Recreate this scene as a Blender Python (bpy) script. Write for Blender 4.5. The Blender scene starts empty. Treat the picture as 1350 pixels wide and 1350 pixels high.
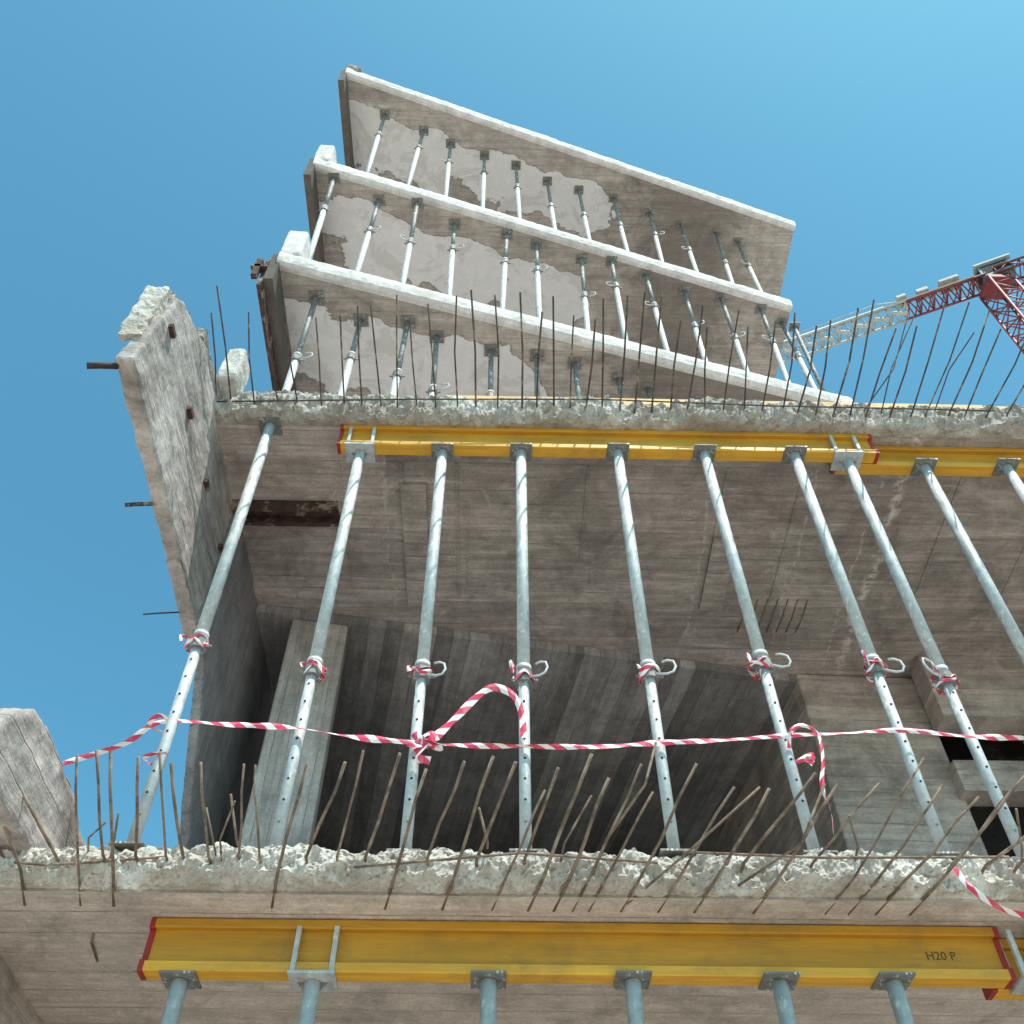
import bpy, bmesh, math, random
from mathutils import Vector, Matrix, noise
random.seed(7)
R=random.uniform
YAW=.022
def C(x,y,z=0.): return Vector((x+YAW*y, y-YAW*x, z))
sc=bpy.context.scene
sc.view_settings.view_transform='Standard'; sc.view_settings.look='None'; sc.view_settings.exposure=0
# ------------------------------------------------------------ node helpers
class N:
    def __init__(s,name):
        s.m=bpy.data.materials.new(name); s.m.use_nodes=True
        s.t=s.m.node_tree; s.b=s.t.nodes['Principled BSDF']
        s.tc=s.t.nodes.new('ShaderNodeTexCoord')
    def set(s,inp,v):
        if hasattr(v,'is_linked'): s.t.links.new(v,inp)
        else:
            if isinstance(v,(tuple,list)) and len(v)==3 and inp.type=='RGBA': v=(*v,1)
            inp.default_value=v
    def math(s,op,a,b=0.,c=None,clamp=False):
        n=s.t.nodes.new('ShaderNodeMath'); n.operation=op; n.use_clamp=clamp
        s.set(n.inputs[0],a); s.set(n.inputs[1],b)
        if c is not None: s.set(n.inputs[2],c)
        return n.outputs[0]
    def mr(s,v,a,b,c=0.,d=1.,smooth=False):
        n=s.t.nodes.new('ShaderNodeMapRange'); n.clamp=True
        s.set(n.inputs[0],v)
        for i,q in enumerate((a,b,c,d)): s.set(n.inputs[i+1],q)
        return n.outputs[0]
    def mix(s,f,a,b,mode='MIX'):
        n=s.t.nodes.new('ShaderNodeMixRGB'); n.blend_type=mode
        s.set(n.inputs[0],f); s.set(n.inputs[1],a); s.set(n.inputs[2],b); return n.outputs[0]
    def map(s,scale=(1,1,1),rot=(0,0,0),loc=(0,0,0),vec=None):
        n=s.t.nodes.new('ShaderNodeMapping')
        s.t.links.new(vec or s.tc.outputs['Object'],n.inputs[0])
        n.inputs['Scale'].default_value=scale; n.inputs['Rotation'].default_value=rot; n.inputs['Location'].default_value=loc
        return n.outputs[0]
    def noise(s,scale,detail=4,rough=.6,vec=None,dist=0.):
        n=s.t.nodes.new('ShaderNodeTexNoise'); s.t.links.new(vec or s.tc.outputs['Object'],n.inputs['Vector'])
        n.inputs['Scale'].default_value=scale; n.inputs['Detail'].default_value=detail
        n.inputs['Roughness'].default_value=rough; n.inputs['Distortion'].default_value=dist
        return n.outputs['Fac']
    def voro(s,scale,feat='F1',vec=None):
        n=s.t.nodes.new('ShaderNodeTexVoronoi'); n.feature=feat
        s.t.links.new(vec or s.tc.outputs['Object'],n.inputs['Vector']); n.inputs['Scale'].default_value=scale
        return n.outputs['Distance'], (n.outputs['Color'] if feat=='F1' else None)
    def sep(s,vec=None):
        n=s.t.nodes.new('ShaderNodeSeparateXYZ'); s.t.links.new(vec or s.tc.outputs['Object'],n.inputs[0]); return n.outputs
    def white(s,v):
        n=s.t.nodes.new('ShaderNodeTexWhiteNoise'); n.noise_dimensions='1D'; s.set(n.inputs['W'],v); return n.outputs['Value']
    def gray(s,v):
        n=s.t.nodes.new('ShaderNodeCombineColor')
        for i in range(3): s.set(n.inputs[i],v)
        return n.outputs[0]
    def bump(s,h,st=.4,dist=.01):
        n=s.t.nodes.new('ShaderNodeBump'); n.inputs['Strength'].default_value=st; n.inputs['Distance'].default_value=dist
        s.set(n.inputs['Height'],h); s.t.links.new(n.outputs[0],s.b.inputs['Normal'])
    def out(s,col,rough=.9,metal=0.):
        s.set(s.b.inputs['Base Color'],col); s.set(s.b.inputs['Roughness'],rough); s.set(s.b.inputs['Metallic'],metal)
        return s.m
def wm(c,k=1.): return (c[0]*k,c[1]*.925*k,c[2]*.945*k)

def concrete(name,c1,c2,board=None,bw=.1,bc=.25,rotz=0.,stain=.6,scol=(.12,.095,.08),light=.3,lcol=(.55,.52,.48),
             plaster=None,bump=.5,lines=None,grain=1.,panels=0.,dark_zone=None):
    c1=wm(c1);c2=wm(c2);lcol=wm(lcol)
    n=N(name)
    base=n.map(rot=(0,0,rotz))
    big=n.noise(1.1,5,.65,base,.4); mid=n.noise(7,6,.72,base)
    col=n.mix(n.mr(big,.35,.65),c1,c2)
    col=n.mix(1,col,n.gray(n.mr(mid,.3,.7,.72,1.22)),'MULTIPLY')
    h=mid
    fine=n.noise(70,2,.7,base)
    col=n.mix(1,col,n.gray(n.mr(fine,.3,.7,.84,1.14)),'MULTIPLY')
    if board is not None:
        ax=board; sp=n.sep(base)
        a=n.math('DIVIDE',n.math('ADD',sp[ax],n.math('MULTIPLY',big,.03)),bw)
        cell=n.math('FLOOR',a); fr=n.math('FRACT',a)
        w=n.white(cell)
        col=n.mix(1,col,n.gray(n.mr(w,0,1,1-bc,1+bc)),'MULTIPLY')
        if panels:
            ox=0 if board==1 else 1
            r4=n.math('FLOOR',n.math('DIVIDE',a,6.))
            px=n.math('FLOOR',n.math('ADD',n.math('DIVIDE',sp[ox],.83),n.math('MULTIPLY',r4,.37)))
            w2=n.white(n.math('ADD',n.math('MULTIPLY',px,7.31),n.math('MULTIPLY',r4,3.17)))
            col=n.mix(1,col,n.gray(n.mr(w2,0,1,1-panels,1+panels)),'MULTIPLY')
        seam=n.mr(n.math('ABSOLUTE',n.math('SUBTRACT',fr,.5)),.455,.5)
        seam=n.math('MULTIPLY',seam,n.mr(mid,.42,.62))
        col=n.mix(n.math('MULTIPLY',seam,.6),col,(.05,.04,.035))
        scl=[2.2,2.2,2.2]; scl[ax]=26
        st=n.noise(1.,4,.7,n.map(scale=tuple(scl),vec=base))
        g=grain
        col=n.mix(1,col,n.gray(n.mr(st,.3,.7,1-.26*g,1+.2*g)),'MULTIPLY')
        col=n.mix(n.math('MULTIPLY',n.mr(st,.6,.7),.35*g),col,lcol)
        h=n.math('ADD',h,n.math('MULTIPLY',st,.8)); h=n.math('SUBTRACT',h,n.math('MULTIPLY',seam,.9))
        h=n.math('ADD',h,n.math('MULTIPLY',w,.5))
    s1=n.noise(1.9,7,.72,n.map(loc=(5,3,9),vec=base),.8)
    col=n.mix(n.math('MULTIPLY',n.mr(s1,.51,.68),stain),col,scol)
    col=n.mix(n.math('MULTIPLY',n.mr(s1,.42,.3),light),col,lcol)
    if lines:
        sp=n.sep()
        xw=n.math('MULTIPLY',n.math('SUBTRACT',n.noise(2.5,3),.5),.16)
        mk=n.mr(n.noise(14,4,.7),.44,.58)
        for (x0,wd,k) in lines:
            d=n.math('ABSOLUTE',n.math('SUBTRACT',n.math('ADD',sp[0],xw),x0))
            m=n.math('MULTIPLY',n.mr(d,wd,wd*.2,0,1),mk)
            col=n.mix(n.math('MULTIPLY',m,k),col,lcol)
    if dark_zone:
        sp=n.sep(); xx=n.math('ADD',sp[0],n.math('MULTIPLY',n.math('SUBTRACT',s1,.5),2.))
        k=n.math('MULTIPLY',n.mr(xx,dark_zone[0],dark_zone[0]+.5),n.mr(xx,dark_zone[1],dark_zone[1]-.35))
        col=n.mix(n.math('MULTIPLY',k,.6),col,(.13,.10,.085))  # darker brown zone along x, ends broken up by noise
    if plaster:
        th,pc,(nx,ny,off),xl=plaster
        sp=n.sep()
        d=n.math('ADD',n.math('MULTIPLY',sp[0],nx),n.math('MULTIPLY',sp[1],ny)); d=n.math('SUBTRACT',d,off)
        pn=n.noise(1.1,7,.55,n.map(loc=(off,2,off)),.3)
        v=n.math('ADD',pn,n.math('MINIMUM',n.math('MULTIPLY',d,1.2),.14))
        v=n.math('SUBTRACT',v,n.math('MAXIMUM',n.math('MULTIPLY',n.math('SUBTRACT',sp[0],xl),.6),0.))
        v=n.math('SUBTRACT',v,n.math('MAXIMUM',n.math('MULTIPLY',n.math('SUBTRACT',d,.5),.5),0.))
        m=n.mr(v,th,th+.01)
        pcol=n.mix(1,wm(pc,1.05),n.gray(n.mr(mid,.3,.7,.9,1.06)),'MULTIPLY')
        edge=n.math('SUBTRACT',n.mr(v,th-.02,th),m)
        col=n.mix(n.math('MULTIPLY',n.math('MAXIMUM',edge,0.),.6),col,(.15,.12,.1))
        m2=n.mr(s1,.53,.555)
        pcol=n.mix(n.math('MULTIPLY',m2,.32),pcol,(.40,.35,.30))
        col=n.mix(m,col,pcol)
        h=n.math('MULTIPLY',h,n.mr(m,0,1,1,.15)); h=n.math('ADD',h,n.math('MULTIPLY',m,1.5))
    n.bump(h,bump,.012)
    return n.out(col,.92)

def rubble_mat(name,c=(.56,.51,.45),dark=(.20,.16,.125),hi=(.68,.64,.59)):
    n=N(name)
    d,colr=n.voro(75); 
    big=n.noise(3.2,4,.7); mid=n.noise(24,5,.75)
    col=n.mix(n.mr(big,.42,.66),c,(c[0]*.66,c[1]*.60,c[2]*.56))
    col=n.mix(n.mr(mid,.36,.6),n.mix(.5,col,dark),col)
    bw=n.t.nodes.new('ShaderNodeRGBToBW'); n.t.links.new(colr,bw.inputs[0])
    ag=n.math('MULTIPLY',n.mr(bw.outputs[0],.6,.7),n.mr(d,.5,.35))
    col=n.mix(n.math('MULTIPLY',ag,.7),col,(.33,.285,.255))
    col=n.mix(n.mr(big,.42,.3),col,hi)
    n.bump(n.math('ADD',mid,n.math('MULTIPLY',d,.5)),.6,.008)
    return n.out(col,.97)

def steel(name,col=(.42,.45,.47),metal=.55,rust=.15):
    n=N(name)
    a=n.noise(18,4,.7); c=n.noise(5,4,.7,n.map(scale=(1,1,.35)))
    k=n.mix(n.mr(a,.35,.65),(col[0]*.68,col[1]*.68,col[2]*.69),col)
    k=n.mix(n.mr(n.noise(40,4,.7,n.map(scale=(1,1,.4),loc=(3,3,3))),.57,.65),k,(.70,.68,.65))
    k=n.mix(n.math('MULTIPLY',n.mr(c,.52,.66),rust),k,(.22,.15,.10))
    n.bump(a,.15,.002)
    return n.out(k,n.mr(a,.3,.7,.5,.8),metal)

def rust(name,c1=(.13,.065,.04),c2=(.05,.03,.024)):
    n=N(name); a=n.noise(14,4,.7); k=n.mix(n.mr(a,.4,.6),c1,c2)
    k=n.mix(n.mr(n.noise(9,3,.7,n.map(loc=(2,1,7))),.55,.68),k,(.36,.28,.22))
    n.bump(a,.4,.003)
    return n.out(k,.85,.1)

def paint(name,col,worn=(.3,.2,.1),amt=.5,rough=.5,sc=(1,1,1)):
    n=N(name); a=n.noise(6,5,.7,n.map(scale=sc)); b=n.noise(30,4,.7,n.map(scale=sc))
    k=n.mix(n.mr(a,.35,.65),col,tuple(x*.72 for x in col))
    k=n.mix(n.math('MULTIPLY',n.mr(b,.55,.68),amt),k,worn)
    k=n.mix(n.math('MULTIPLY',n.mr(n.noise(2.2,6,.75),.5,.68),.4),k,(.18,.10,.04))
    n.bump(b,.2,.003)
    return n.out(k,rough)

RZ=math.radians(10)
M_ceil=concrete('board_marked_ceiling',(.53,.475,.42),(.36,.318,.28),board=1,bw=.11,bc=.13,stain=.6,light=.5,lcol=(.70,.65,.60),panels=.14,lines=[(2.55,.05,1.),(2.42,.012,.6),(2.0,.012,.5),(1.35,.014,.5),(-.72,.012,.45)])
M_ceil0=concrete('lower_ceiling',(.64,.57,.505),(.50,.445,.39),board=1,bw=.16,bc=.05,stain=.45,light=.35,lcol=(.74,.69,.63),grain=.6)
M_deep=concrete('shaded_ceiling',(.40,.38,.36),(.25,.237,.228),board=0,bw=.12,bc=.32,rotz=-RZ,stain=.4,scol=(.10,.09,.085),light=.35,lcol=(.55,.53,.51))  # shadow of the inner bay put into a lower concrete albedo
M_wall=concrete('dark_wall',(.30,.29,.29),(.20,.192,.195),board=1,bw=.14,bc=.1,stain=.4,scol=(.09,.085,.085),light=.2,lcol=(.42,.41,.40),grain=.7)  # dark grey concrete for the left interior and rear walls
M_col=concrete('column_concrete',(.54,.515,.485),(.43,.41,.38),board=0,bw=.09,bc=.12,stain=.35,light=.3,lcol=(.64,.62,.59))
M_pier=concrete('pier_concrete',(.56,.50,.44),(.38,.335,.295),board=2,bw=.12,bc=.14,stain=.5,light=.35,lcol=(.66,.62,.57))
M_panel=concrete('fascia_concrete',(.50,.455,.42),(.32,.285,.258),board=2,bw=.13,bc=.14,stain=.75,scol=(.11,.085,.07),light=.6,lcol=(.72,.68,.63),bump=.8)
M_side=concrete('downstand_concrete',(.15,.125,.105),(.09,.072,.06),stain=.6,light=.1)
M_edge=concrete('slab_edge_concrete',(.74,.72,.69),(.60,.575,.545),stain=.4,scol=(.30,.26,.22),light=.4,lcol=(.8,.78,.77),bump=.5)
M_top=concrete('slab_top_concrete',(.58,.55,.51),(.48,.45,.41),stain=.3)
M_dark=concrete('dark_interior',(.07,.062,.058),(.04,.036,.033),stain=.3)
M_rub=rubble_mat('broken_concrete',(.49,.44,.40),(.19,.155,.13),(.62,.58,.54))
M_rub2=rubble_mat('broken_concrete_light',(.64,.585,.54),(.29,.24,.205),(.77,.73,.69))
M_steel=steel('galvanised_steel',(.58,.58,.585),.2,.3)
M_stop=steel('shaded_inner_tube',(.24,.24,.24),.25,.4)  # shade under the slab overhang put into the tube colour, plus some rust
M_sdark=steel('dark_fitting_steel',(.26,.245,.235),.35,.5)
M_hole=rust('prop_hole_dark',(.02,.02,.02),(.01,.01,.01))
M_rebar=rust('rebar_rust',(.29,.185,.13),(.13,.085,.065))
M_rebar2=rust('rebar_dark',(.13,.085,.065),(.055,.042,.036))
M_rsteel=rust('rusty_steel',(.10,.045,.034),(.035,.023,.02))
M_yel=paint('yellow_timber_varnish',(.62,.285,.016),(.34,.17,.05),.5,.5,(.25,3,3))
M_ora=paint('orange_flange',(.85,.42,.035),(.48,.25,.08),.5,.5,(.25,3,3))
M_red=paint('red_end_cap',(.42,.02,.02),(.15,.03,.02),.4,.5)
M_ctr=paint('crane_red',(.27,.035,.04),(.12,.03,.02),.4,.5)
M_cgr=paint('crane_grey',(.56,.53,.49),(.3,.22,.16),.4,.5)
M_cab=paint('cab_teal',(.10,.24,.28),(.2,.2,.2),.3,.35)
M_wht=paint('counterweight_white',(.5,.5,.48),(.3,.3,.3),.3,.6)
M_wood=paint('plank_wood',(.80,.48,.20),(.5,.28,.1),.4,.7,(.3,4,4))
M_ink=paint('ink',(.10,.05,.01),(.2,.1,.02),.6,.6)
n=N('barrier_tape_plastic')
uv=n.t.nodes.new('ShaderNodeUVMap'); uv.uv_map='UVMap'
s=n.t.nodes.new('ShaderNodeSeparateXYZ'); n.t.links.new(uv.outputs[0],s.inputs[0])
fr=n.math('FRACT',n.math('MULTIPLY',n.math('ADD',s.outputs[0],n.math('MULTIPLY',s.outputs[1],.04)),11.0))
k=n.mix(n.mr(fr,.53,.55),(.68,.04,.10),(.84,.76,.77))
k=n.mix(n.math('MULTIPLY',n.mr(n.noise(25,4,.7),.5,.7),.35),k,(.7,.5,.5))
n.out(k,.35); M_tape=n.m
n=N('dusty_ground'); a=n.noise(.25,5,.65); b=n.noise(9,4,.7)
k=n.mix(n.mr(a,.35,.65),(.54,.475,.41),(.45,.395,.34)); k=n.mix(1,k,n.gray(n.mr(b,.3,.7,.8,1.15)),'MULTIPLY')
n.bump(b,.6,.03); n.out(k,.95); M_ground=n.m

# ------------------------------------------------------------ mesh helpers
def obj(name,bm,mats,parent=None,smooth=False):
    me=bpy.data.meshes.new(name); bm.normal_update(); bm.to_mesh(me); bm.free()
    for m in mats: me.materials.append(m)
    if smooth:
        for p in me.polygons: p.use_smooth=True
    o=bpy.data.objects.new(name,me); sc.collection.objects.link(o)
    if parent: o.parent=parent
    return o
def empty(name):
    o=bpy.data.objects.new(name,None); sc.collection.objects.link(o); return o
def box(bm,x0,x1,y0,y1,z0,z1,mi=0,M=None):
    vs=[Vector((x,y,z)) for z in(z0,z1) for y in(y0,y1) for x in(x0,x1)]
    if M is not None: vs=[M@v for v in vs]
    v=[bm.verts.new(q) for q in vs]
    for f in((0,2,3,1),(4,5,7,6),(0,1,5,4),(2,6,7,3),(0,4,6,2),(1,3,7,5)):
        bm.faces.new([v[i] for i in f]).material_index=mi
def tube(bm,pts,r,seg=8,mi=0,caps=True,smooth=True):
    pts=[Vector(p) for p in pts]; rings=[]; nrm=None
    for i,p in enumerate(pts):
        t=(pts[min(i+1,len(pts)-1)]-pts[max(i-1,0)]).normalized()
        if nrm is None:
            nrm=t.orthogonal().normalized()
        nrm=(nrm-t*nrm.dot(t)).normalized(); b=t.cross(nrm)
        rr=r[i] if isinstance(r,(list,tuple)) else r
        rings.append([bm.verts.new(p+(nrm*math.cos(2*math.pi*k/seg)+b*math.sin(2*math.pi*k/seg))*rr) for k in range(seg)])
    for a,b in zip(rings,rings[1:]):
        for k in range(seg):
            f=bm.faces.new((a[k],a[(k+1)%seg],b[(k+1)%seg],b[k])); f.material_index=mi; f.smooth=smooth
    if caps:
        bm.faces.new(rings[0][::-1]).material_index=mi; bm.faces.new(rings[-1]).material_index=mi
def slab(name,poly,z0,z1,mats,parent):
    bm=bmesh.new()
    lo=[bm.verts.new((x,y,z0)) for x,y in poly]; hi=[bm.verts.new((x,y,z1)) for x,y in poly]
    bm.faces.new(lo[::-1]); f=bm.faces.new(hi); f.material_index=1
    k=len(poly)
    for i in range(k): bm.faces.new((lo[i],lo[(i+1)%k],hi[(i+1)%k],hi[i])).material_index=2
    return obj(name,bm,mats,parent)
def fn(p,o=5): return noise.fractal(p,1.0,2.1,o)
def broken_edge(name,A,B,z0,z1,amp,mat,parent,step=.010,inset=.10,wig=.05,rows=26,lip=.02,zw=.02):
    A=Vector(A);B=Vector(B);d=(B-A);L=d.length;d.normalize();nv=Vector((d.y,-d.x))
    prof=[(-inset,z0-.003),(-.035,z0-.006),(0,z0+.02),(.012,(z0+z1)/2),(0,z1-.02),(-.05,z1+lip),(-inset-.05,z1+.004)]
    P=[]
    for j in range(rows):
        t=j/(rows-1)*(len(prof)-1);i=min(int(t),len(prof)-2);f=t-i
        P.append((prof[i][0]*(1-f)+prof[i+1][0]*f,prof[i][1]*(1-f)+prof[i+1][1]*f))
    bm=bmesh.new();prev=None;nx=int(L/step)
    for i in range(nx+1):
        s=L*i/nx;q=A+d*s;row=[]
        rec=wig*fn(Vector((q.x*1.9,q.y*1.9,z0)),4)
        zt=zw*fn(Vector((q.x*4,3.3,z0)),4)
        for j,(o,z) in enumerate(P):
            w=min(1,j/4,(rows-1-j)/4)
            v=Vector((q.x,q.y,z*1.))
            n1=fn(Vector((v.x*16,v.y*16+o*16,v.z*16)),5); n2=abs(fn(Vector((v.x*48+7,o*48,v.z*48)),3))
            off=o+w*(rec+amp*n1-amp*.6*n2)
            tt=(z-z0)/(z1-z0)
            zz=z+w*(amp*.5*fn(Vector((v.x*19,o*19+5,v.z*19+2)),4)+zt*(tt-.2))
            row.append(bm.verts.new((q.x+nv.x*off,q.y+nv.y*off,zz)))
        if prev:
            for a in range(rows-1): bm.faces.new((prev[a],row[a],row[a+1],prev[a+1]))
        prev=row
    bmesh.ops.recalc_face_normals(bm,faces=bm.faces)
    return obj(name,bm,[mat],parent)
def chunk(name,c,size,mat,parent,amp=.03,rot=0.,seed=0,cuts=9,fq=8):
    bm=bmesh.new(); bmesh.ops.create_cube(bm,size=1); bmesh.ops.subdivide_edges(bm,edges=bm.edges,cuts=cuts,use_grid_fill=True)
    Rm=Matrix.Rotation(rot,3,'Z')
    for v in bm.verts:
        p=Vector((v.co.x*size[0],v.co.y*size[1],v.co.z*size[2]))
        e=sum(1 for k in v.co if abs(k)>.49)
        if e>=2: p*= (1-.06*(e-1))
        q=p*fq+Vector((seed*3.1,seed,seed*7)); p+=Vector((fn(q),fn(q+Vector((9,0,0))),fn(q+Vector((0,9,0)))))*amp
        v.co=Rm@p+Vector(c)
    return obj(name,bm,[mat],parent)
def rough_panel(name,outline,x0,x1,mat,parent,vox=.022,amp=.02,jag=.025):
    pts=[]
    for i,(a,b) in enumerate(zip(outline,outline[1:]+outline[:1])):
        a=Vector(a);b=Vector(b);L=(b-a).length;m=max(1,int(L/.05));t=(b-a).normalized();nn=Vector((t.y,-t.x))
        for k in range(m):
            p=a+(b-a)*k/m
            pts.append(p+nn*jag*fn(Vector((p.x*9,p.y*9,i*2.)),4))
    bm=bmesh.new()
    l=[bm.verts.new((x0,p.x,p.y)) for p in pts]; r=[bm.verts.new((x1,p.x,p.y)) for p in pts]
    bm.faces.new(l);bm.faces.new(r[::-1]);k=len(pts)
    for i in range(k): bm.faces.new((l[(i+1)%k],l[i],r[i],r[(i+1)%k]))
    bmesh.ops.triangulate(bm,faces=bm.faces[:]); bmesh.ops.recalc_face_normals(bm,faces=bm.faces)
    o=obj(name,bm,[mat],parent)
    m=o.modifiers.new('remesh','REMESH');m.mode='VOXEL';m.voxel_size=vox
    tx=bpy.data.textures.new(name+'_clouds','CLOUDS');tx.noise_scale=.09;tx.noise_depth=4
    d=o.modifiers.new('rough','DISPLACE');d.texture=tx;d.strength=amp;d.mid_level=.5
    return o

# ------------------------------------------------------------ ground
bm=bmesh.new()
v=[bm.verts.new(p) for p in((-600,-600,-1.6),(600,-600,-1.6),(600,600,-1.6),(-600,600,-1.6))];bm.faces.new(v)
obj('ground',bm,[M_ground])

# ------------------------------------------------------------ building
B=empty('demolished_building')
BK=9.0
slab('first_floor_slab',[(-2.6,3.36),(6.2,3.36),(6.2,BK),(-2.6,BK)],1.86,2.02,[M_ceil0,M_top,M_rub],B)
broken_edge('first_floor_broken_edge',(-2.6,3.27),(6.2,3.27),1.875,2.0,.034,M_rub2,B,step=.008,wig=.03,zw=.03,lip=.012,rows=32)
slab('second_floor_slab',[(-1.72,3.36),(6.2,3.36),(6.2,BK),(-1.72,BK)],4.86,5.08,[M_ceil,M_top,M_rub],B)
broken_edge('second_floor_broken_edge',(-1.74,3.26),(6.2,3.26),4.86,5.08,.036,M_rub,B,wig=.03,zw=.035,rows=28)
a=C(-1.9,4.82);b=C(2.25,5.6);c=C(2.25-.45,8.6)
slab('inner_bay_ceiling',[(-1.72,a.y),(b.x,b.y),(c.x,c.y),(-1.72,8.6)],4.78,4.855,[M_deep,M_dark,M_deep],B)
bm=bmesh.new()
for x,w in((-1.0,.012),(-.62,.02),(-.27,.012),(.55,.012),(1.42,.02),(1.9,.01),(2.9,.02),(3.5,.012)):
    box(bm,x,x+w,3.62,4.78,4.852,4.864)
box(bm,-.2,.62,4.4,4.66,4.85,4.863)
for x in(-.62,1.42):
    box(bm,x,x+.16,3.9+.2*x,4.85,4.835,4.8605)
obj('ceiling_seams',bm,[M_ceil],B)
bm=bmesh.new()
box(bm,-1.72,-1.03,3.94,3.97,4.78,4.86);box(bm,-1.72,-1.03,3.97,4.06,4.845,4.859);box(bm,-1.72,-1.0,4.06,4.09,4.78,4.86)
obj('steel_channel',bm,[M_rsteel],B)
def pr(name,poly,z0,z1,mat):
    o=slab(name,poly,z0,z1,[mat]*3,B); m=o.modifiers.new('b','BEVEL');m.width=.012;m.segments=2; return o
p=[C(-1.53,4.9),C(-1.15,4.97),C(-1.22,5.35),C(-1.6,5.28)]
pr('column',[(q.x,q.y) for q in p],2.02,4.78,M_col)
p=[C(2.12,5.55),C(3.02,5.6),C(3.02,5.95),C(2.5,5.95),C(1.9,8.6),C(1.65,8.6)]
pr('pier',[(q.x,q.y) for q in p],2.02,4.84,M_pier)
bm=bmesh.new()
box(bm,3.1,6.15,5.3,5.5,4.3,4.855);box(bm,3.1,6.15,5.42,5.6,3.78,4.02);box(bm,3.1,6.15,5.42,5.6,2.02,2.9)
box(bm,3.75,3.95,5.43,5.58,2.9,4.3)
obj('right_wall_bands',bm,[M_pier],B)
bm=bmesh.new()
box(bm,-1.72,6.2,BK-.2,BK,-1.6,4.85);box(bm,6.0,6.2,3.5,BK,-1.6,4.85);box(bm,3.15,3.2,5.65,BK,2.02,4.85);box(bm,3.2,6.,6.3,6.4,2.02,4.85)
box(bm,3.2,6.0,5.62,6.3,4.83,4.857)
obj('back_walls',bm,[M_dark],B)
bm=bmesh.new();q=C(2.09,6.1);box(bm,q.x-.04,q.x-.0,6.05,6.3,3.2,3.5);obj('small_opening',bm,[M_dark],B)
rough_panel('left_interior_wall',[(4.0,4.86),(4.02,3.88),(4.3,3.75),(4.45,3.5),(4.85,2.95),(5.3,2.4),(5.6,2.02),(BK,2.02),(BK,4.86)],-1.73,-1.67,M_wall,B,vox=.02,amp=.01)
rough_panel('left_fascia_panel',[(2.36,3.93),(2.40,4.4),(2.42,4.66),(2.5,4.76),(2.7,4.84),(2.92,4.98),(3.1,5.02),(3.3,5.16),(3.5,5.14),(3.9,5.1),(4.25,5.1),(4.28,3.84),(3.7,3.88),(3.0,3.91)],-1.79,-1.70,M_panel,B,vox=.014,amp=.018,jag=.02)
chunk('wall_stub',(-1.65,3.22,5.2),(.12,.18,.34),M_rub2,B,.015,seed=4)
chunk('fascia_rubble',(-1.80,2.64,4.76),(.09,.36,.08),M_rub,B,.014,seed=5,cuts=24,fq=18)
chunk('fascia_front_rubble',(-1.79,2.385,4.42),(.12,.05,.5),M_rub2,B,.012,seed=6,cuts=24,fq=18)
chunk('fascia_back_rubble',(-1.755,3.05,4.97),(.10,.5,.10),M_rub,B,.02,seed=8,cuts=24,fq=18)
bm=bmesh.new()
for i in range(5):
    y=2.5+.5*i; box(bm,-1.705,-1.675,y-.035,y+.035,4.43,4.46)
for (y,z,l,r) in((2.4,3.93,.06,.016),(3.2,3.9,.06,.012),(3.95,3.86,.12,.005)):
    tube(bm,[(-1.78,y,z),(-1.82-l*.5,y-.02,z-.03),(-1.84-l,y-.03,z-.05-.1*r)],r,6)
obj('rusty_brackets',bm,[M_rsteel],B)
rough_panel('lower_left_parapet_stub',[(2.66,1.95),(2.76,2.18),(2.90,2.33),(3.15,2.35),(3.5,2.32),(3.78,2.26),(3.86,2.0)],-1.84,-1.70,M_panel,B,vox=.016,amp=.02,jag=.03)
rough_panel('lower_left_wall',[(3.36,1.88),(3.4,-1.6),(BK,-1.6),(BK,1.88)],-2.05,-1.93,M_pier,B,vox=.04,amp=.02)
bm=bmesh.new();box(bm,-1.93,6.0,6.4,6.6,-1.6,1.859);obj('ground_floor_wall',bm,[M_pier],B)

ups=[(7.86,(-2.03,3.67),(3.3,5.18),.20),(10.86,(-2.22,3.906),(3.46,5.68),.21),(13.86,(-2.24,3.763),(4.22,5.93),.22)]
for i,(z,a,b,t) in enumerate(ups):
    a=C(*a);b=C(*b);d=(b-a).normalized();nb=Vector((-d.y,d.x,0))
    ai=a+nb*.05;bi=b+nb*.05;off=nb.dot(a)
    mp=concrete('upper_ceiling_%d'%(i+3),(.50,.45,.395),(.38,.335,.29),board=1,bw=.12,bc=.08,stain=.5,light=.35,grain=.9,dark_zone=((.9,9.),(1.3,2.9),(1.7,3.6))[i],lcol=(.62,.58,.54),
        plaster=(.50,(.70,.685,.665),(nb.x,nb.y,off+.36),(.1,.8,1.3)[i]))
    slab('upper_slab_%d'%(i+3),[(ai.x+.01,ai.y),(bi.x-.01,bi.y),(b.x-.01,BK),(a.x+.01,BK)],z,z+t,[mp,M_top,M_edge],B)
    broken_edge('upper_slab_edge_%d'%(i+3),(a.x,a.y),(b.x,b.y),z,z+t,.006,M_edge,B,step=.03,inset=.08,wig=.006,rows=16,zw=.004,lip=.005)
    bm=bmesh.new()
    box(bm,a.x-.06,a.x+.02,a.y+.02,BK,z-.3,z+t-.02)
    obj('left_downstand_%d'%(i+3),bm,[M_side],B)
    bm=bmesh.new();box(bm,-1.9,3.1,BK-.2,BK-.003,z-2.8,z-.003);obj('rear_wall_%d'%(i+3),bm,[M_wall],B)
a=C(-2.03,3.67);chunk('corner_upstand_3',(a.x+.08,a.y+.12,8.29),(.19,.22,.48),M_edge,B,.006,seed=1)
a=C(-2.22,3.906);chunk('corner_upstand_4',(a.x+.07,a.y+.12,11.25),(.19,.22,.48),M_edge,B,.006,seed=2)
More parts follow.
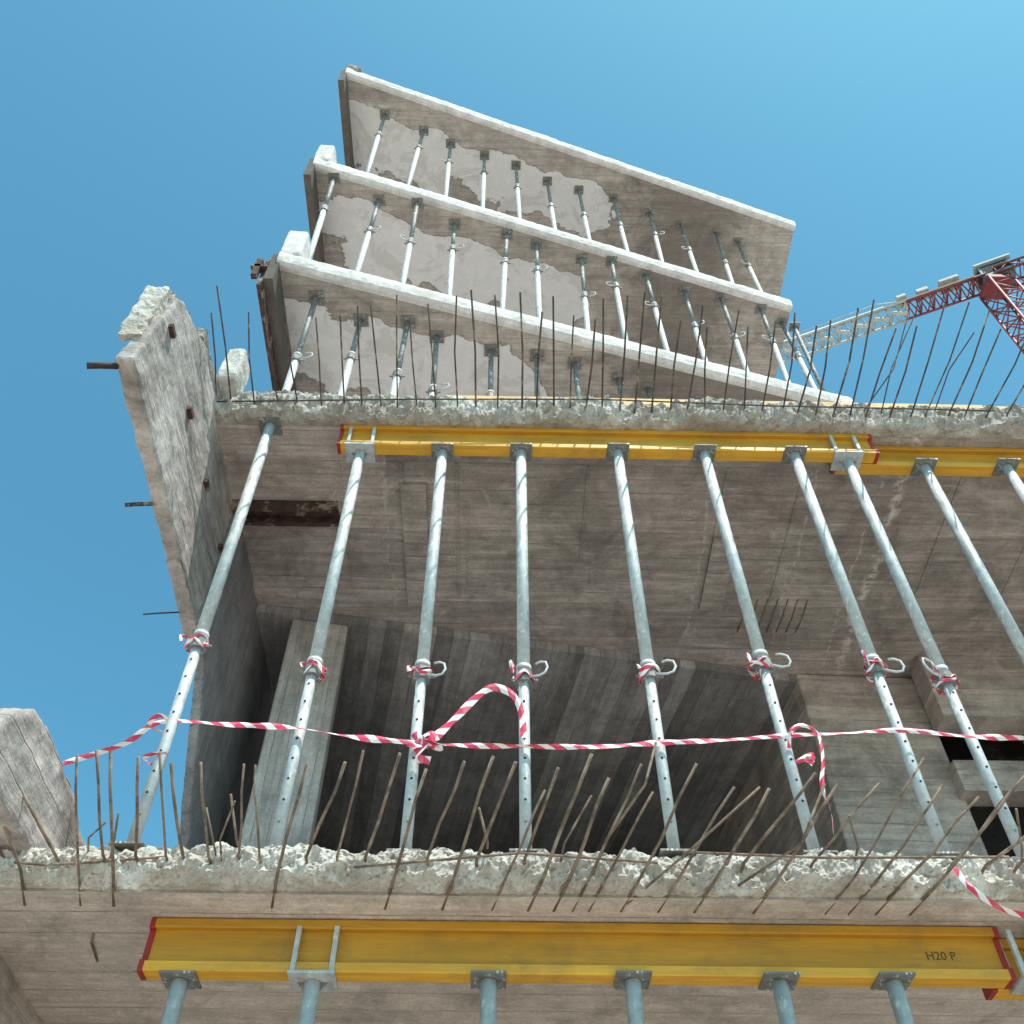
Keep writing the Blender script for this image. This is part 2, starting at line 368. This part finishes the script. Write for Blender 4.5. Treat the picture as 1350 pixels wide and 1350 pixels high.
a=C(-2.24,3.763);chunk('corner_upstand_5',(a.x+.08,a.y+.1,14.12),(.2,.18,.2),M_rub,B,.04,seed=3,cuts=12)
bm=bmesh.new();a=C(-2.03,3.67)
box(bm,a.x-.11,a.x-.06,a.y+.05,6.,7.5,8.0);box(bm,a.x-.2,a.x-.06,a.y+.0,a.y+.07,7.75,7.79);box(bm,a.x-.17,a.x-.12,a.y,a.y+.05,7.6,7.9)
obj('rusty_edge_channel',bm,[M_rsteel],B)

# ------------------------------------------------------------ steel props
def prop(loc,z0,z1,zc,hook=None,fork=False,flip=True,tilt=(0,0),up=False):
    bm=bmesh.new();H=z1-z0;c=zc-z0
    def P(x,y,z): return Vector((x+tilt[0]*z/H,y+tilt[1]*z/H,z))
    ra,rb=(.030,.024) if not flip else (.024,.030)
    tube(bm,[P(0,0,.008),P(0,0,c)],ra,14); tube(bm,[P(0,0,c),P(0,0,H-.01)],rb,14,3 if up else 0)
    k=c
    tube(bm,[P(0,0,k-.045),P(0,0,k+.015)],.041,10,1,smooth=False)
    tube(bm,[P(0,0,k+.03),P(0,0,k+.055)],.036,12,0)
    tube(bm,[P(-.06,0,k-.02),P(.065,0,k-.02)],.008,6,1)
    if hook is not None:
        s=hook
        hp=[(.03*s,-.03,-.03),(.09*s,-.035,-.035),(.125*s,-.04,-.025),(.14*s,-.04,.005),(.13*s,-.04,.035),(.10*s,-.035,.045),(.07*s,-.035,.036)]
        th=R(-.5,.5); k2=R(.75,1.)
        hp=[(x*k2*math.cos(th),y-.25*abs(x)*abs(th),z+x*math.sin(th)*.7) for x,y,z in hp]
        tube(bm,[P(x,y,k+z) for x,y,z in hp],.006,6,0)
    if not up:
        z=.15 if flip else c+.15; ze=c-.1 if flip else H-.1
        while z<ze:
            tube(bm,[P(0,-.0255,z),P(0,.0255,z)],.0055,8,2); z+=.1
    for zp in ((0,.008),(H-.008,H)):
        q=P(0,0,zp[0]); s=.065; box(bm,q.x-s,q.x+s,q.y-s,q.y+s,zp[0],zp[1],1)
    for sx in(-1,1):
        for zt,zq in((H-.008,H-.05),(.008,.05)):
            q=P(0,0,zt);v=[bm.verts.new(u) for u in((q.x+sx*.024,q.y,zt),(q.x+sx*.06,q.y,zt),(q.x+sx*.024,q.y,zq))];bm.faces.new(v).material_index=1
    if fork:
        for sx in(-1,1):
            for y in(-.052,.052):
                q=P(0,0,H);box(bm,q.x+sx*.07-.009,q.x+sx*.07+.009,q.y+y-.009,q.y+y+.009,H-.01,H+.17,0)
        q=P(0,0,H);box(bm,q.x-.085,q.x+.085,q.y-.07,q.y+.07,H-.012,H-.001,0)
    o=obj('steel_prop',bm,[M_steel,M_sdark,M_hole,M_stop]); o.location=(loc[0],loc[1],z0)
    return o
mid=[(-1.453,3.33,None,0,4.858,3.09,(-.01,0)),(-.893,3.38,None,1,4.658,2.97,(0.02,0)),(-.409,3.38,1,0,4.658,2.95,(.0,0)),(.053,3.38,1,0,4.658,2.93,(0,0)),
     (.622,3.38,1,0,4.658,2.95,(0,0)),(1.133,3.39,1,0,4.658,3.02,(-.03,0)),(1.666,3.40,1,0,4.658,3.0,(0,0)),(1.986,3.44,-1,1,4.658,2.97,(0,0)),
     (2.456,3.49,1,0,4.658,2.97,(-.0,0)),(2.945,3.49,1,0,4.658,2.97,(0,0)),(3.45,3.49,1,0,4.658,2.97,(0,0))]
for (x,y,hk,fk,zt,zc,tl) in mid:
    q=C(x-tl[0],y); prop((q.x,q.y),2.02,zt,zc,hk,bool(fk),True,tl)
low=[(-1.20,3.57,0),(-.724,3.57,1),(-.074,3.57,0),(.43,3.57,0),(1.0,3.58,0),(1.40,3.58,0),(1.93,3.6,1),(2.5,3.66,0)]
for x,y,f in low:
    q=C(x,y);prop((q.x,q.y),-1.6,1.658,R(.2,.4),1,bool(f),True,(0 if f else R(-.03,.03),0))
rows=[((-1.75,4.06),(.976,4.86),8,5.08,7.86),((-1.95,4.12),(3.45,5.86),13,8.08,10.86),((-1.80,4.36),(3.45,6.2),12,11.09,13.86)]
for (a,b,nn,z0,z1) in rows:
    a=C(*a);b=C(*b)
    ex=4 if nn==8 else 0
    for i in range(nn+ex):
        t=i/(nn-1); q=a.lerp(b,t)
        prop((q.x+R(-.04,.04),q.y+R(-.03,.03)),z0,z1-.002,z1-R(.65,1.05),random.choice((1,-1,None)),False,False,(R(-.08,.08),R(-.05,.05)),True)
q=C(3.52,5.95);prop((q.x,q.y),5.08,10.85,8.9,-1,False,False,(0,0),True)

# ------------------------------------------------------------ yellow formwork beams
def beam(x0,x1,yc,ztop):
    E=empty('formwork_beam');E.location=((x0+x1)/2,yc,ztop);L=(x1-x0)/2
    bm=bmesh.new()
    def prof(xa,xb,pts,mi):
        l=[bm.verts.new((xa,y,z)) for y,z in pts];r=[bm.verts.new((xb,y,z)) for y,z in pts]
        bm.faces.new(l).material_index=mi;bm.faces.new(r[::-1]).material_index=mi
        k=len(pts)
        for i in range(k): bm.faces.new((l[(i+1)%k],l[i],r[i],r[(i+1)%k])).material_index=mi
    c=.004
    fl=lambda a,b:[(-.04+c,a),(.04-c,a),(.04,a+c),(.04,b-c),(.04-c,b),(-.04+c,b),(-.04,b-c),(-.04,a+c)]
    prof(-L+.02,L-.02,fl(-.2,-.162),1);prof(-L+.02,L-.02,fl(-.038,-.002),0)
    prof(-L+.015,L-.015,[(-.0135,-.165),(.0135,-.165),(.0135,-.036),(-.0135,-.036)],0)
    for s in(-1,1):
        xa,xb=sorted((s*(L-.02),s*L))
        prof(xa,xb,fl(-.203,-.158),2);prof(xa,xb,fl(-.042,-.001),2);prof(xa,xb,[(-.02,-.16),(.02,-.16),(.02,-.04),(-.02,-.04)],2)
    bmesh.ops.recalc_face_normals(bm,faces=bm.faces)
    obj('beam_body',bm,[M_yel,M_ora,M_red],E)
    return E
q=C(-1.352,3.56);q2=C(1.84,3.56)
E=beam(q.x,q2.x,3.57,1.858)
cu=bpy.data.curves.new('stamp','FONT');cu.body='H20 P';cu.size=.045;cu.extrude=.0004;cu.materials.append(M_ink)
t=bpy.data.objects.new('stamp',cu);sc.collection.objects.link(t);t.parent=E;t.location=(1.3,-.0145,-.12);t.rotation_euler=(math.pi/2,0,0)
beam(1.86,5.0,3.66,1.858)
q=C(-1.028,3.38);q2=C(2.17,3.38)
beam(q.x,q2.x,3.38,4.858)
beam(1.99,5.2,3.465,4.858)

bm=bmesh.new()
x=-.35
while x<6:
    l=R(1.6,2.4);box(bm,x,x+l-.01,3.36+R(-.01,.01),3.385,5.085,5.235+R(-.008,.006));x+=l
obj('timber_toe_board',bm,[M_wood])

# ------------------------------------------------------------ rebar
bm=bmesh.new()
x=-2.0
while x<3.6:
    f=(-.15 if x<-1.5 else (-.02 if x<-.8 else .12+.12*max(0,min(x,1.5))))
    dx=f+R(-.035,.035)
    under=random.random()<(.15 if x<-.6 else .55)
    L=R(.85,1.08)*(1 if x<.0 else R(.7,1.)) 
    b0=Vector((x,3.36,1.93)) if not under else Vector((x-.05,3.46,1.862))
    b1=Vector((x,3.23,1.93 if not under else 1.868))
    tip=Vector((x+dx,3.22-.27*L,1.93+.24*L))
    m1=b1.lerp(tip,.35)+Vector((R(-.006,.006),0,-.005)); m2=b1.lerp(tip,.7)+Vector((R(-.008,.008),0,0))
    pts=[b0,b1,m1,m2,tip]
    if random.random()<.08: pts.append(tip+Vector((R(-.06,.08),.02,R(.02,.08))))
    tube(bm,pts,R(.0048,.0066),6)
    x+=R(.055,.11) if x<-.7 else R(.06,.14)
for i in range(9):
    x=R(-2,3);tube(bm,[(x,3.3,R(1.9,2.02)),(x+R(-.03,.03),3.2,1.98),(x+R(-.08,.12),R(3.02,3.15),R(2.0,2.12))],R(.0035,.005),5)
for pts in([(.35,3.3,1.88),(.42,3.15,1.98),(.55,3.0,2.1),(.60,2.95,2.25)],[(.5,3.4,1.86),(.7,3.1,1.9),(.95,2.95,2.06)],
           [(.9,3.3,1.88),(1.1,3.1,1.93),(1.2,2.98,2.1)],[(-1.95,3.3,1.95),(-1.6,3.25,1.90),(-1.2,3.27,1.95)],
           [(-.5,3.24,1.9),(.1,3.2,1.94),(.6,3.22,1.92)],[(.7,3.23,1.97),(1.2,3.19,1.93),(1.9,3.22,1.96)]):
    tube(bm,pts,.005,6)
for i in range(16):
    x=-1.5+i*.3+R(-.08,.08);l=R(.1,.3);tube(bm,[(x,3.75+l,1.857),(x+.02,3.72,1.85),(x+.04,3.66,1.857)],.005,6)
for i in range(7):
    x=1.75+i*.07;tube(bm,[(x,4.75,4.857),(x-.01,4.95,4.848),(x-.02,5.08,4.857)],.004,5)
obj('exposed_rebar_row',bm,[M_rebar])
bm=bmesh.new()
x=-1.95
while x<3.9:
    L=R(.8,1.12);b1=Vector((x,3.24,4.95));dx=R(-.04,.03)+max(0,x-1.5)*.09
    tip=Vector((x+dx,3.24-.6*L,4.97+.14*L))
    if x<-1.75: b1.z=5.1
    tube(bm,[(x,3.4,b1.z),b1,b1.lerp(tip,.5)+Vector((R(-.015,.015),0,-.02)),tip],R(.0045,.006),6)
    x+=R(.085,.15)
for i in range(6):
    x=2.1+R(0,1.6);tube(bm,[(x,3.3,4.98),(x+R(0,.25),3.0,5.05),(x+R(.1,.4),2.75,5.15+R(-.1,.1))],.004,5)
tube(bm,[(-1.7,3.25,4.94),(-.5,3.2,4.93),(.6,3.21,4.98),(1.6,3.2,4.93),(3.,3.22,4.95)],.005,5)
obj('exposed_rebar_row',bm,[M_rebar2])

# ------------------------------------------------------------ barrier tape
def catm(P,n=14):
    P=[Vector(p) for p in P];P=[P[0]*2-P[1]]+P+[P[-1]*2-P[-2]];o=[]
    for i in range(1,len(P)-2):
        a,b,c,d=P[i-1:i+3]
        for k in range(n):
            t=k/n;o.append(.5*((2*b)+(c-a)*t+(2*a-5*b+4*c-d)*t*t+(3*b-a-3*c+d)*t**3))
    o.append(P[-2]);return o
tb=bmesh.new();uvl=tb.loops.layers.uv.new('UVMap')
def tape(P,w=.04,seed=0,twist=1.2,base=.0,n=14):
    pts=catm(P,n);s=0;prev=None
    for i,p in enumerate(pts):
        t=(pts[min(i+1,len(pts)-1)]-pts[max(i-1,0)]).normalized()
        if i: s+=(p-pts[i-1]).length
        up=Vector((0,0,1)) if abs(t.z)<.85 else Vector((1,0,0))
        up=(up-t*up.dot(t)).normalized();sd=t.cross(up)
        a=base+twist*noise.noise(Vector((s*2.3,seed*5.,0)))*2
        ww=w*(.5+.6*abs(noise.noise(Vector((s*5,seed,3)))))
        dv=(up*math.cos(a)+sd*math.sin(a))*ww/2; mdl=sd*math.cos(a)*.005
        row=[tb.verts.new(p-dv),tb.verts.new(p+mdl),tb.verts.new(p+dv)]
        if prev:
            for k in range(2):
                f=tb.faces.new((prev[0][k],row[k],row[k+1],prev[0][k+1]))
                for lp,(u,v) in zip(f.loops,((prev[1],k/2),(s,k/2),(s,(k+1)/2),(prev[1],(k+1)/2))): lp[uvl].uv=(u,v)
        prev=(row,s)
Y=3.335
main=[C(-1.82,3.3,2.40),C(-1.62,3.33,2.52),C(-1.49,Y-.01,2.63),C(-1.2,Y,2.625),C(-.92,Y,2.607),C(-.66,Y,2.56),C(-.398,Y,2.53),C(-.15,Y,2.515),C(.07,Y,2.512),
      C(.35,Y,2.51),C(.62,Y,2.53),C(.9,Y,2.545),C(1.153,Y,2.567),C(1.4,Y,2.58),C(1.658,Y,2.594),C(1.9,Y,2.565),C(2.15,Y,2.555),C(2.6,Y,2.55),C(3.2,Y,2.56)]
tape(main,.044,1,1.3)
tape([C(-.40,3.32,2.47),C(-.33,3.3,2.52),C(-.24,3.3,2.63),C(-.15,3.29,2.74),C(-.08,3.29,2.79),C(.0,3.3,2.76),C(.04,3.32,2.68),C(.05,3.33,2.55)],.055,2,1.2,.3)
tape([C(-.41,3.3,2.55),C(-.36,3.28,2.48),C(-.38,3.27,2.41),C(-.33,3.28,2.40)],.06,3,2.5)
tape([C(-.43,3.3,2.5),C(-.30,3.28,2.46),C(-.36,3.27,2.5)],.06,9,2.5)
tape([C(-.40,3.3,2.5),C(-.34,3.27,2.53),C(-.31,3.27,2.49)],.06,19,2.5)
tape([C(1.15,3.33,2.50),C(1.17,3.31,2.57),C(1.23,3.31,2.6),C(1.28,3.31,2.55),C(1.27,3.31,2.43),C(1.235,3.31,2.3),C(1.24,3.31,2.18),C(1.22,3.31,2.06)],.032,4,2.)
tape([C(1.56,3.15,1.85),C(1.57,3.12,1.765),C(1.636,3.12,1.695),C(1.72,3.12,1.66),C(1.95,3.12,1.62)],.04,5,1.5)
tape([C(1.16,3.32,2.42),C(1.22,3.3,2.44),C(1.2,3.3,2.4)],.04,8,2)
for (x,y,hk,fk,zt,zc,tl) in mid:
    q=C(x,y)
    for e in range(2):
        L=[];r=.046
        for i in range(9):
            a=i/8*2*math.pi*1.2+e;L.append((q.x+r*math.cos(a)*R(.95,1.1),q.y+r*math.sin(a)*R(.95,1.1),zc-.02+R(-.03,.04)))
        tape(L,.028,x*7+e,1.5,n=5)
    tape([(q.x-.04,q.y-.04,zc),(q.x-.06,q.y-.06,zc+R(-.02,.05)),(q.x-.05,q.y-.06,zc-R(.02,.06))],.022,x*3,2)
for (x,z) in((-1.50,2.63),(-1.47,2.45)):
    q=C(x,3.33);tape([(q.x+.04*math.cos(a),q.y+.04*math.sin(a),z+R(-.02,.02)) for a in(0,1.2,2.4,3.6,4.8,6,7)],.035,x+z,1.5,n=5)
obj('barrier_tape',tb,[M_tape])

# ------------------------------------------------------------ tower crane
T=empty('tower_crane')
def lattice(bm,p0,p1,w,h,nb,r,mi,up=Vector((0,0,1)),tri=False):
    p0=Vector(p0);p1=Vector(p1);d=(p1-p0).normalized();s=d.cross(up).normalized();u=s.cross(d).normalized()
    if tri: cs=[-s*w/2,s*w/2,u*h]
    else: cs=[-s*w/2-u*h/2,s*w/2-u*h/2,s*w/2+u*h/2,-s*w/2+u*h/2]
    k=len(cs)
    for c in cs: tube(bm,[p0+c,p1+c],r,6,mi)
    for i in range(nb):
        a=p0.lerp(p1,i/nb);b=p0.lerp(p1,(i+1)/nb);m=(a+b)/2
        for j in range(k):
            c0,c1=cs[j],cs[(j+1)%k]
            tube(bm,[a+c0,m+c1],r*.55,5,mi);tube(bm,[m+c1,b+c0],r*.55,5,mi)
            tube(bm,[a+c0,a+c1],r*.5,5,mi)
top=C(19.2,17.7,36.0); far=C(11.8,20.8,36.0); dirj=(far-top).normalized()
tx,ty=top.x,top.y
bm=bmesh.new();lattice(bm,(tx,ty,-1.6),(tx,ty,35.4),.95,.95,36,.055,0,up=Vector((0,1,0)))
box(bm,-.5,.5,-.5,.5,35.4,35.6,0,Matrix.Translation((tx,ty,0)))
obj('tower_mast',bm,[M_ctr],T)
bm=bmesh.new()
j0=top+dirj*.2;j1=top+dirj*3.3;j2=top+dirj*30
lattice(bm,j0,j1,.85,.6,6,.055,0,tri=True);lattice(bm,j1,j2,.95,.65,38,.06,1,tri=True)
cj=top-dirj*9;lattice(bm,top-dirj*.2,cj,.9,.45,9,.05,0)
tube(bm,[j1+Vector((0,0,.75)),j1+dirj*1.0+Vector((0,0,1.2)),j1+dirj*8+Vector((0,0,.8))],.02,5,1)
for i in range(14):
    p=j1+dirj*(.3+i*.75);s=dirj.cross(Vector((0,0,1)))
    box(bm,p.x-.3,p.x+.3,p.y-.08,p.y+.08,35.93,35.96,1)
obj('jib',bm,[M_ctr,M_cgr],T)
ang=math.atan2(dirj.y,dirj.x);MT=Matrix.Translation(top)@Matrix.Rotation(ang,4,'Z')
bm=bmesh.new()
box(bm,-.9,.3,-.6,.4,-.1,.7,0,MT);box(bm,.3,.33,-.5,.3,.05,.6,1,MT);box(bm,-.8,.2,-.62,-.6,.05,.6,1,MT);box(bm,-.8,.2,.4,.42,.05,.6,1,MT)
box(bm,-1.0,.4,-.7,.5,.7,.8,2,MT);box(bm,-.7,.1,-.5,.2,-.14,-.1,1,MT)
o=obj('operator_cab',bm,[M_cab,M_hole,M_wht],T);m=o.modifiers.new('b','BEVEL');m.width=.03
bm=bmesh.new()
box(bm,1.0,1.8,-.3,.35,.65,.85,0,MT);box(bm,2.2,2.7,-.25,.25,.65,.9,0,MT);box(bm,3.1,3.5,-.3,.3,.65,.85,1,MT);box(bm,-8.8,-6.2,-.7,.7,-1.4,.4,0,MT)
box(bm,.6,4.2,.46,.54,-.02,.05,1,MT)
o=obj('winch_and_counterweight',bm,[M_wht,M_cgr],T);m=o.modifiers.new('b','BEVEL');m.width=.04

# ------------------------------------------------------------ light
E_=math.radians(60);A_=math.radians(30)
ts=Vector((math.cos(E_)*math.sin(A_),-math.cos(E_)*math.cos(A_),math.sin(E_)))
L=bpy.data.lights.new('sun','SUN');L.energy=5.0;L.angle=math.radians(.5);L.color=(1,.94,.86)
o=bpy.data.objects.new('sun',L);sc.collection.objects.link(o);o.rotation_euler=ts.to_track_quat('Z','Y').to_euler();o.location=(5,-5,30)
w=bpy.data.worlds.new('World');sc.world=w;w.use_nodes=True;nt=w.node_tree
sk=nt.nodes.new('ShaderNodeTexSky');sk.sky_type='NISHITA';sk.sun_disc=False;sk.sun_elevation=E_;sk.sun_rotation=math.pi-A_
sk.air_density=1.0;sk.dust_density=1.8;sk.ozone_density=1.0
mx=nt.nodes.new('ShaderNodeMixRGB');mx.blend_type='MULTIPLY';mx.inputs[0].default_value=1;mx.inputs[2].default_value=(.74,1.60,1.52,1)
nt.links.new(sk.outputs[0],mx.inputs[1]);nt.links.new(mx.outputs[0],nt.nodes['Background'].inputs[0]);nt.nodes['Background'].inputs[1].default_value=.148
# ------------------------------------------------------------ camera
cd=bpy.data.cameras.new('camera');cd.sensor_width=36;cd.lens=1285/1350*36;cd.clip_end=2000;cd.clip_start=.05
cam=bpy.data.objects.new('camera',cd);sc.collection.objects.link(cam);cam.location=(0,0,0)
cam.rotation_euler=(math.radians(90+50.5),0,-YAW);sc.camera=cam
